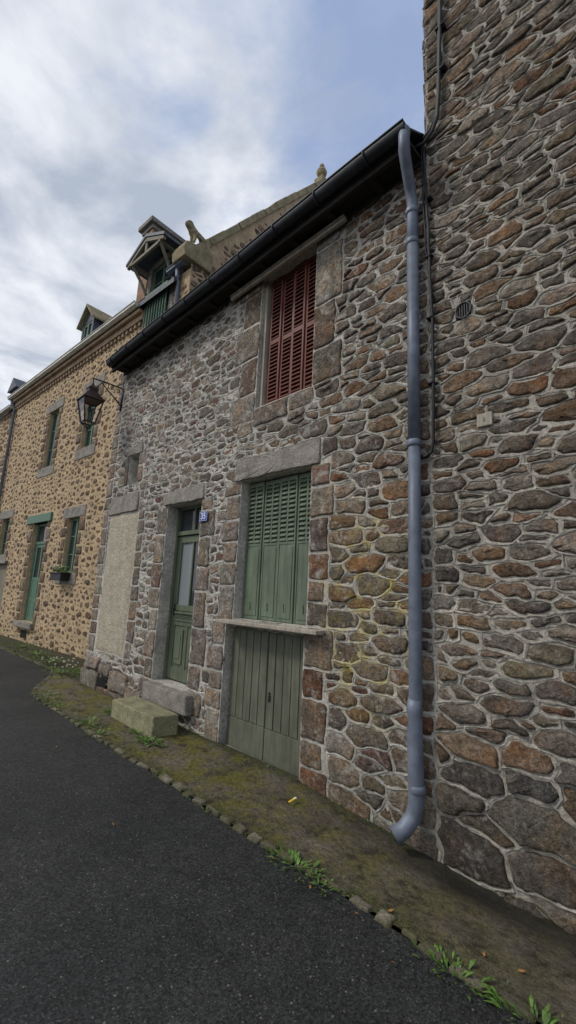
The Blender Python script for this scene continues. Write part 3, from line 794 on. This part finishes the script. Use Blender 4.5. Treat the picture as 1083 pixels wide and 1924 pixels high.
# gable coping
s=MB(); P0=Vector((.05,8.95));P1=Vector((PK,14.80)); n=11
for i in range(n):
    a=P0+(P1-P0)*i/n; b=P0+(P1-P0)*(i+1)/n; nn_=Vector((-(P1-P0).y,(P1-P0).x)).normalized()
    h=U(.15,.19)
    q=[a+(b-a)*.01,b-(b-a)*.01,b-(b-a)*.01+nn_*h,a+(b-a)*.01+nn_*h]
    s.prism([(v.x,v.y) for v in q],-.36,.05+U(0,.03),'x')
Q0=Vector((2*PK-.05,8.95))
for i in range(n):
    a=Q0+(P1-Q0)*i/n; b=Q0+(P1-Q0)*(i+1)/n; nn_=Vector((.79,.62))
    s.prism([(v.x,v.y) for v in (a,b,b+nn_*.16,a+nn_*.16)],-.36,.07,'x')
s.prism([(-.25,8.75),(.5,8.75),(.5,9.25),(.1,9.2),(-.22,9.12),(-.28,8.95)],-.38,.09,'x')
s.obj('coping',M_lichen,th,bevel=.02,label='lichen covered sloping stone coping')
s=MB(); s.box(-.28,.06,PK-.17,PK+.17,14.7,15.02); s.lathe((-.11,PK,15.02),[(.12,0),(.09,.06),(.07,.12),(.15,.2),(.18,.3),(.14,.4),(.06,.46),(.09,.52),(.07,.6),(.01,.66)],12)
s.obj('finial',M_lichen,th,smooth=False,bevel=.01,label='carved stone finial on the gable peak')
me=bpy.data.meshes.new('beast')
V=[(0,0,.34),(0,-.16,.38),(0,-.28,.46),(0,-.36,.52),(0,-.48,.46),(0,.16,.32),(0,.28,.24),(.07,-.18,.2),(.07,-.22,.0),(-.07,-.18,.2),(-.07,-.22,.0),(.08,.26,.12),(.08,.18,.0),(-.08,.26,.12),(-.08,.18,.0),(.05,-.33,.62),(-.05,-.33,.62),(0,.36,.26)]
E=[(0,1),(1,2),(2,3),(3,4),(0,5),(5,6),(1,7),(7,8),(1,9),(9,10),(6,11),(11,12),(6,13),(13,14),(3,15),(3,16),(6,17)]
Rr=[.12,.13,.09,.095,.05,.12,.11,.05,.04,.05,.04,.065,.04,.065,.04,.03,.03,.03]
me.from_pydata(V,E,[]); o=bpy.data.objects.new('beast',me); COL.objects.link(o)
o.modifiers.new('skin','SKIN'); ly_=me.skin_vertices[0]
for i,r in enumerate(Rr): ly_.data[i].radius=(r,r)
ly_.data[0].use_root=True
o.modifiers.new('sub','SUBSURF').levels=2
bpy.context.view_layer.update()
me2=bpy.data.meshes.new_from_object(o.evaluated_get(bpy.context.evaluated_depsgraph_get())); bpy.data.objects.remove(o)
me2.materials.clear(); me2.materials.append(M_lichen)
o=bpy.data.objects.new('stone_beast_sculpture',me2); COL.objects.link(o); o.location=(-7.72,1.22,9.19); o.rotation_euler=(0,0,.15); o.scale=(.85,.85,.8)
meta(o,'weathered carved stone beast crouching on the gable kneeler','sculpture')

# big dormer
do=empty('dormer',(0,0,0),None,None); do.parent=th; do['_local']=1; do.location=(th_L(-8.90),0,7.6); do['label']='tall wall dormer with green french window and timber hood'
s=MB()
s.box(-.62,-.45,-.02,1.2,1.0,1.95,j=.005); s.box(.45,.62,-.02,1.2,1.0,1.95,j=.005)
s.box(-.62,-.45,-.02,.2,-.0,1.0); s.box(.45,.62,-.02,.2,0,1.0)
s.obj('wall',M_granite,do,bevel=.01)
s=MB()
for sg in (-1,1): 
    s.prism([(0,2.20),(sg*.82,1.80),(sg*.82,1.73),(0,2.12)],-.52,1.6)
s.obj('roof',M_slate,do)
s=MB()
for sg in (-1,1):
    s.prism([(0,2.11),(sg*.78,1.74),(sg*.78,1.65),(0,2.0)],-.50,-.43)
    s.tube([(sg*.54,-.06,1.10),(sg*.56,-.2,1.35),(sg*.60,-.46,1.70)],.04,8)
    s.box(sg*.6-.04,sg*.6+.04,-.5,0,1.66,1.74)
s.box(-.62,.62,-.49,-.43,1.66,1.74); s.box(-.04,.04,-.48,-.44,1.74,2.04)
s.box(-.5,.5,-.02,.1,1.78,1.95)
s.obj('hood_frame',M_wood2,do,bevel=.006,label='timber hood with curved brackets')
w=window(-.45,.45,.05,1.78,do,M_tealgreen,.08,1,4)
s=MB()
for k in range(9): s.box(-.45+k*.11,-.43+k*.11,-.10,-.07,.1,.95)
s.box(-.47,.47,-.11,-.06,.95,1.0); s.box(-.47,.47,-.10,-.07,.08,.12)
s.obj('railing',M_tealgreen,do)
# chimney
s=MB(); cx=th_L(-10.02)
s.box(cx-.22,cx+.22,.1,1.05,8.9,10.95)
s.obj('chimney',M_brick,th,bevel=.01,label='brick chimney with moulded stone cap')
s=MB(); s.box(cx-.27,cx+.27,.05,1.10,10.5,10.58); s.box(cx-.26,cx+.26,.06,1.09,10.95,11.07); s.box(cx-.34,cx+.34,-.02,1.17,11.07,11.20)
s.obj('chimney_cap',M_granite,th,bevel=.015)
# small dormer
do=empty('dormer',(0,0,0),None,None); do.parent=th; do['_local']=1; do.location=(th_L(-12.85),0,8.45); do['label']='small gabled roof dormer'
s=MB(); s.box(-.38,-.28,.0,1.4,0,.95); s.box(.28,.38,0.,1.4,0,.95); s.prism([(-.38,.95),(.38,.95),(0,1.38)],.02,.08)
s.obj('wall',M_slate,do)
s=MB(); 
for sg in (-1,1): s.prism([(0,1.52),(sg*.52,.92),(sg*.52,.86),(0,1.44)],-.12,1.6)
s.obj('roof',M_lichen,do,bevel=.01)
window(-.28,.28,.05,.92,do,M_tealgreen,.05,1,2)
s=MB(); s.tube([(th_L(-8.05)+.0,-.12,8.75),(th_L(-8.05),-.10,8.45),(th_L(-8.05),-.06,8.35),(th_L(-8.05),-.06,6.5)],.045,10)
s.obj('downpipe',M_zinc,th,smooth=True)
s=MB(); x=th_L(-18.3); s.tube([(x,-.24,8.32),(x,-.15,8.15),(x,-.07,8.0),(x,-.07,.2)],.05,10)
s.obj('downpipe',M_zinc,th,smooth=True)

# far house
fh=empty('far_stone_house',(th_L(-18.45)-7.7,.35,0),'tan stone house with slate roof further down the street','house',local=True,rot=A)
mb=MB(); HF=[(-2.6,-1.8,5.,6.8),(-2.6,-1.8,1.6,3.3),(-5.5,-4.7,5.,6.8),(-5.5,-4.7,1.6,3.3)]
for poly,r in cells(-9,0,-.1,8.,lambda x,z:.15,1.7,HF,.6,.3):
    stone(mb,poly,U(.02,.03),U(.002,.012),pick(PB),I,rc=.05,amp=.03,seg=.2,rings=1)
mm=MB(); holed(mm,-9,0,-.2,8.1,HF,I,.3); mm.quad((0,0,-.2),(0,7,-.2),(0,7,8.1),(0,0,8.1)); merge(mb,mm,1)
mb.obj('wall',[M_stoneB,M_mortB],fh)
for hq in HF: window(*hq,fh,M_white)
gutter(-9,0,-.15,8.15,M_white,fh)
s=MB(); s.prism([(-.2,8.15),(3.6,11.6),(7.4,8.15),(7.4,8.05),(3.6,11.5),(-.2,8.05)],-9,-.02,'x'); s.obj('roof',M_slate,fh)
s=MB(); s.box(-1.0,-.2,.05,1.2,8.15,9.0); s.prism([(-1.1,9.0),(-.1,9.0),(-.6,9.5)],-.1,1.5); s.obj('dormer',M_slate,fh)

# flower box
fb=empty('flower_box',(-11.9,.62,1.95),'dark flower box with green plants and pale flowers on sill','flower box')
s=MB(); bx=th_L(-11.97)
def W(x,y,z):
    c,sn=math.cos(A),math.sin(A); return (-7.7+x*c-y*sn,1.08+x*sn+y*c,z)
def wbox(s,x0,x1,y0,y1,z0,z1):
    vs=[W(x,y,z) for z in (z0,z1) for y in (y0,y1) for x in (x0,x1)]
    s.add(vs,[(0,2,3,1),(4,5,7,6),(0,1,5,4),(2,6,7,3),(0,4,6,2),(1,3,7,5)])
wbox(s,bx-.32,bx+.32,-.26,-.04,1.72,1.90); wbox(s,bx-.34,bx+.34,-.28,-.03,1.88,1.915)
s.obj('planter',M_iron,fb,bevel=.01)
s=MB()
for i in range(160):
    c=Vector(W(bx+U(-.32,.32),U(-.3,-.02),1.9+U(0,.16))); d=Vector((U(-1,1),U(-1,1),U(.2,1))).normalized()*U(.04,.09); t=d.cross(Vector((0,0,1)))*.4
    s.quad(c-t,c+d*.5-t*.2,c+d,c+t,(U(.05,.1),U(.12,.2),.03))
for i in range(30):
    c=Vector(W(bx+U(-.3,.3),U(-.3,-.1),2.0+U(0,.08))); s.box(c.x-.015,c.x+.015,c.y-.015,c.y+.015,c.z-.01,c.z+.01,col=(.6,.6,.45))
s.obj('plant',M_weed,fb)

# ================================================================== GROUND
def yk(x):
    if x>-7.3: return -.93+.012*math.sin(x*3)
    if x>-9.6:
        t=(-7.3-x)/2.3; t=t*t*(3-2*t); return -.93+t*.88
    return -.05-(-9.6-x)*.03
def yw(x): return .03 if x>-8.07 else 1.61+.069*x+.05
def pz(x,y):
    t=min(1,max(0,(x+3.0)/1.8)); s=min(1,max(0,(y+.93)/.9))
    z=-.14*t*s**1.3
    if x>-1.0: z-=.05*s*min(1,(x+1.0)/1.5)
    z+=(noise.noise(Vector((x*1.7,y*3,0)))*.014+noise.noise(Vector((x*7,y*9,0)))*.005)*min(1,s*3+.15)
    return z-.006
mb=MB(); n=20; xs=[-40+i*.5 for i in range(60)]+[-10+i*.08 for i in range(170)]
vs=[];fs=[]
for x in xs:
    for j in range(n+1):
        y=yk(x)+(yw(x)-yk(x))*j/n; vs.append((x,y,pz(x,y)))
for i in range(len(xs)-1):
    for j in range(n): fs.append((i*(n+1)+j,(i+1)*(n+1)+j,(i+1)*(n+1)+j+1,i*(n+1)+j+1))
mb.add(vs,fs); mb.obj('pavement',M_pave,None,smooth=True,kind='structure')
mb=MB();vs=[];fs=[]
ys=[0,.1,.3,.6,1.,1.6,2.5,4,6,9]
for x in xs:
    for d in ys: vs.append((x,yk(x)-d-.02,-.012+.015*min(1,d)+noise.noise(Vector((x*.8,d*.8,4)))*.008*min(1,d*3)))
for i in range(len(xs)-1):
    for j in range(len(ys)-1): fs.append((i*len(ys)+j,i*len(ys)+j+1,(i+1)*len(ys)+j+1,(i+1)*len(ys)+j))
mb.add(vs,fs); mb.obj('road',M_asph,None,smooth=True,kind='structure')
mb=MB(); mb.quad((-400,-400,-.42),(400,-400,-.42),(400,400,-.42),(-400,400,-.42)); mb.obj('ground',M_ground,None,kind='structure')
mb=MB(); x=-13.
while x<3.4:
    L=U(.10,.21); y=yk(x+L/2)+U(-.015,.012); ang=math.atan2(yk(x+L)-yk(x),L)+U(-.08,.08)
    w=U(.07,.12); c,s_=math.cos(ang),math.sin(ang)
    P=[(-L/2+.004,-w/2+U(0,.02)),(L/2-.004,-w/2+U(0,.02)),(L/2-.004,w/2-U(0,.02)),(-L/2+.004,w/2-U(0,.02))]
    def TK(a,yy,b,x=x,L=L,y=y,c=c,s_=s_): return (x+L/2+a*c-b*s_,y+a*s_+b*c,-.002-yy)
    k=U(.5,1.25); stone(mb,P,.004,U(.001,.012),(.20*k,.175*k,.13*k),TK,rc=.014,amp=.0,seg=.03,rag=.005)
    x+=L+U(0,.03)
mb.obj('kerb',M_kerb,None,smooth=True,kind='structure')
# weeds
mb=MB()
def tuft(x,y,n,r,hmax):
    z=pz(x,y)
    for i in range(n):
        a=U(0,6.28); rr=r*R(); b=Vector((x+rr*math.cos(a)*1.5,y+rr*math.sin(a)*.7,z)); L=U(.4,1)*hmax
        d=Vector((math.cos(a),math.sin(a),U(.3,1.2))).normalized(); t=Vector((-math.sin(a),math.cos(a),0))*L*U(.08,.16)
        k=U(.6,1.4); col=(.085*k,.16*k,.03*k)
        p1=b+d*L*.5; p2=b+d*L; p2.z-=L*.25
        mb.add([b-t*.3,b+t*.3,p1+t,p1-t,p2],[(0,1,2,3),(3,2,4)],col)
for (x,y,n,r,h) in ((-2.05,-.95,90,.15,.07),(-1.85,-.98,50,.1,.06),(-1.05,-.98,60,.12,.07),(-.7,-.97,60,.12,.08),(-5.2,-.9,60,.2,.08),(-5.6,-.85,60,.2,.09),(-4.6,-.58,70,.13,.12),(-4.95,-.55,60,.15,.08),(-5.9,-.4,50,.12,.12),(-7.2,-.85,60,.3,.08),(-9.,-.1,150,.4,.10),(-10.3,.15,200,.6,.10),(-11.5,.2,160,.6,.1),(-8.7,.3,150,.4,.15),(-13,.3,200,.8,.1),(-6.6,-.88,50,.2,.07)):
    tuft(x,y,n,r,h)
for i in range(420):
    x=U(-13,1); tuft(x,yk(x)+U(-.07,.09),6,.05,U(.012,.035))
for i in range(90):
    x=U(-8,-1.8); tuft(x,-.04,5,.04,U(.02,.05))
for i in range(25):
    x=U(-10.5,-9); c=Vector((x,.25+U(-.3,.3),.08)); mb.box(c.x-.012,c.x+.012,c.y-.012,c.y+.012,c.z,c.z+.015,col=(.6,.6,.5))
mb.obj('weeds',M_weed,None,kind='stuff')
# litter
s=MB(); M1=Matrix.Translation((-2.66,-.36,.008))@Matrix.Rotation(1.75,4,'Z')
s.box(-.05,.05,-.009,.009,0,.004,M=M1); s.cur=1; s.box(.02,.052,-.0095,.0095,.0005,.0048,M=M1)
s.obj('paper_wrapper',[M_yellowp,M_paper],None,label='crumpled yellow and white paper strip on mossy pavement',cat='litter')
s=MB()
for (x,y) in ((-1.55,-1.02),(-1.25,-1.15),(-2.2,-1.02),(-1.85,-1.05),(-5.,-1.4),(-3.2,-1.6),(-1.0,-.75),(-.85,-.7),(-1.45,-.85)):
    a=U(0,6.28);L=U(.010,.020); c=Vector((x,y,.012+pz(x,y)*(y>-.93)))
    d=Vector((math.cos(a),math.sin(a),.2))*L;t=Vector((-math.sin(a),math.cos(a),.1))*L*.5
    s.add([c-d,c+t,c+d,c-t],[(0,1,2,3)])
s.obj('fallen_leaves',M_leafd,None,kind='stuff')

# ================================================================== SKY + LIGHT
w=bpy.data.worlds.new('World'); scene.world=w; w.use_nodes=True; nt=w.node_tree; nt.nodes.clear()
def nn(t,**k):
    nd=nt.nodes.new(t)
    for a,v in k.items(): setattr(nd,a,v)
    return nd
def lk(a,b): nt.links.new(a,b)
def mt(op,a,b,clamp=False):
    nd=nn('ShaderNodeMath',operation=op,use_clamp=clamp)
    for i,v in enumerate((a,b)):
        if isinstance(v,(int,float)): nd.inputs[i].default_value=v
        else: lk(v,nd.inputs[i])
    return nd.outputs[0]
ELEV,ROT=math.radians(46),math.radians(215)
sky=nn('ShaderNodeTexSky',sky_type='NISHITA',sun_disc=False,sun_elevation=ELEV,sun_rotation=ROT)
bg1=nn('ShaderNodeBackground')
tc=nn('ShaderNodeTexCoord'); sx=nn('ShaderNodeSeparateXYZ'); lk(tc.outputs['Generated'],sx.inputs[0])
zz=mt('MAXIMUM',sx.outputs[2],.12); cx=mt('DIVIDE',sx.outputs[0],zz); cy=mt('DIVIDE',sx.outputs[1],zz)
cb=nn('ShaderNodeCombineXYZ'); lk(cx,cb.inputs[0]); lk(cy,cb.inputs[1])
def wn(scale,detail,rough,dist=0,vec=None):
    nd=nn('ShaderNodeTexNoise'); lk(vec or cb.outputs[0],nd.inputs['Vector']); nd.inputs['Scale'].default_value=scale; nd.inputs['Detail'].default_value=detail; nd.inputs['Roughness'].default_value=rough; nd.inputs['Distortion'].default_value=dist; return nd.outputs['Fac']
n1=wn(3.4,9,.6,.4); n2=wn(2.6,9,.55,.3)
dirn=mt('ADD',mt('MULTIPLY',cx,-.75),mt('MULTIPLY',cy,-.55))
cov=mt('ADD',mt('MULTIPLY',mt('SUBTRACT',dirn,.13),1.9),mt('MULTIPLY',mt('SUBTRACT',n1,.5),3.2))
hz=mt('MULTIPLY',mt('SUBTRACT',.55,sx.outputs[2]),2.)
back=mt('MULTIPLY',mt('MULTIPLY',sx.outputs[1],-1.),1.5)
fac=mt('MAXIMUM',mt('ADD',cov,.42),hz,False); fac=mt('MAXIMUM',fac,back,False); 
cl=nn('ShaderNodeClamp'); lk(fac,cl.inputs[0]); cl.inputs[1].default_value=.0; cl.inputs[2].default_value=1.
mr_=nn('ShaderNodeMapRange'); lk(cl.outputs[0],mr_.inputs[0]); mr_.inputs[3].default_value=.22; mr_.inputs[4].default_value=.97
rp=nn('ShaderNodeValToRGB'); lk(mt('ADD',n2,mt('MULTIPLY',hz,.12)),rp.inputs[0]); e=rp.color_ramp.elements
e[0].position=.36; e[0].color=(.45,.51,.61,1); e[1].position=.62; e[1].color=(.88,.91,.97,1)
bg2=nn('ShaderNodeBackground'); lk(rp.outputs[0],bg2.inputs[0]); bg2.inputs[1].default_value=1.
hs=nn('ShaderNodeMix',data_type='RGBA',blend_type='MIX'); hs.inputs[0].default_value=.6; hs.inputs[7].default_value=(2.7,3.6,5.9,1); lk(sky.outputs[0],hs.inputs[6]); lk(hs.outputs[2],bg1.inputs[0]); bg1.inputs[1].default_value=.14
ms=nn('ShaderNodeMixShader'); lk(mr_.outputs[0],ms.inputs[0]); lk(bg1.outputs[0],ms.inputs[1]); lk(bg2.outputs[0],ms.inputs[2])
ow=nn('ShaderNodeOutputWorld'); lk(ms.outputs[0],ow.inputs[0])
sl=bpy.data.lights.new('sun','SUN'); sl.energy=1.9; sl.angle=math.radians(11); sl.color=(1,.94,.85)
so=bpy.data.objects.new('sun',sl); COL.objects.link(so)
sd=Vector((math.sin(ROT)*math.cos(ELEV),math.cos(ROT)*math.cos(ELEV),math.sin(ELEV)))
so.rotation_euler=sd.to_track_quat('Z','Y').to_euler(); so.location=(-5,-8,12)
scene.view_settings.view_transform='Standard'; scene.view_settings.look='None'; scene.view_settings.exposure=0

# ================================================================== CAMERA
cam=bpy.data.cameras.new('camera'); co=bpy.data.objects.new('camera',cam); COL.objects.link(co)
cam.sensor_fit='VERTICAL'; cam.sensor_height=24; cam.lens=24*819/1924; cam.clip_end=2000; cam.clip_start=.05
Xr=Vector((.7095,.0988,.6976)).normalized(); Zr=Vector((.0449,.9817,-.1848)); Zr=(Zr-Xr*Zr.dot(Xr)).normalized(); Yr=Zr.cross(Xr)
Mr=Matrix((Xr,Yr,Zr)).to_4x4(); co.matrix_world=Matrix.Translation((0,-3.2,1.64))@Mr
scene.camera=co
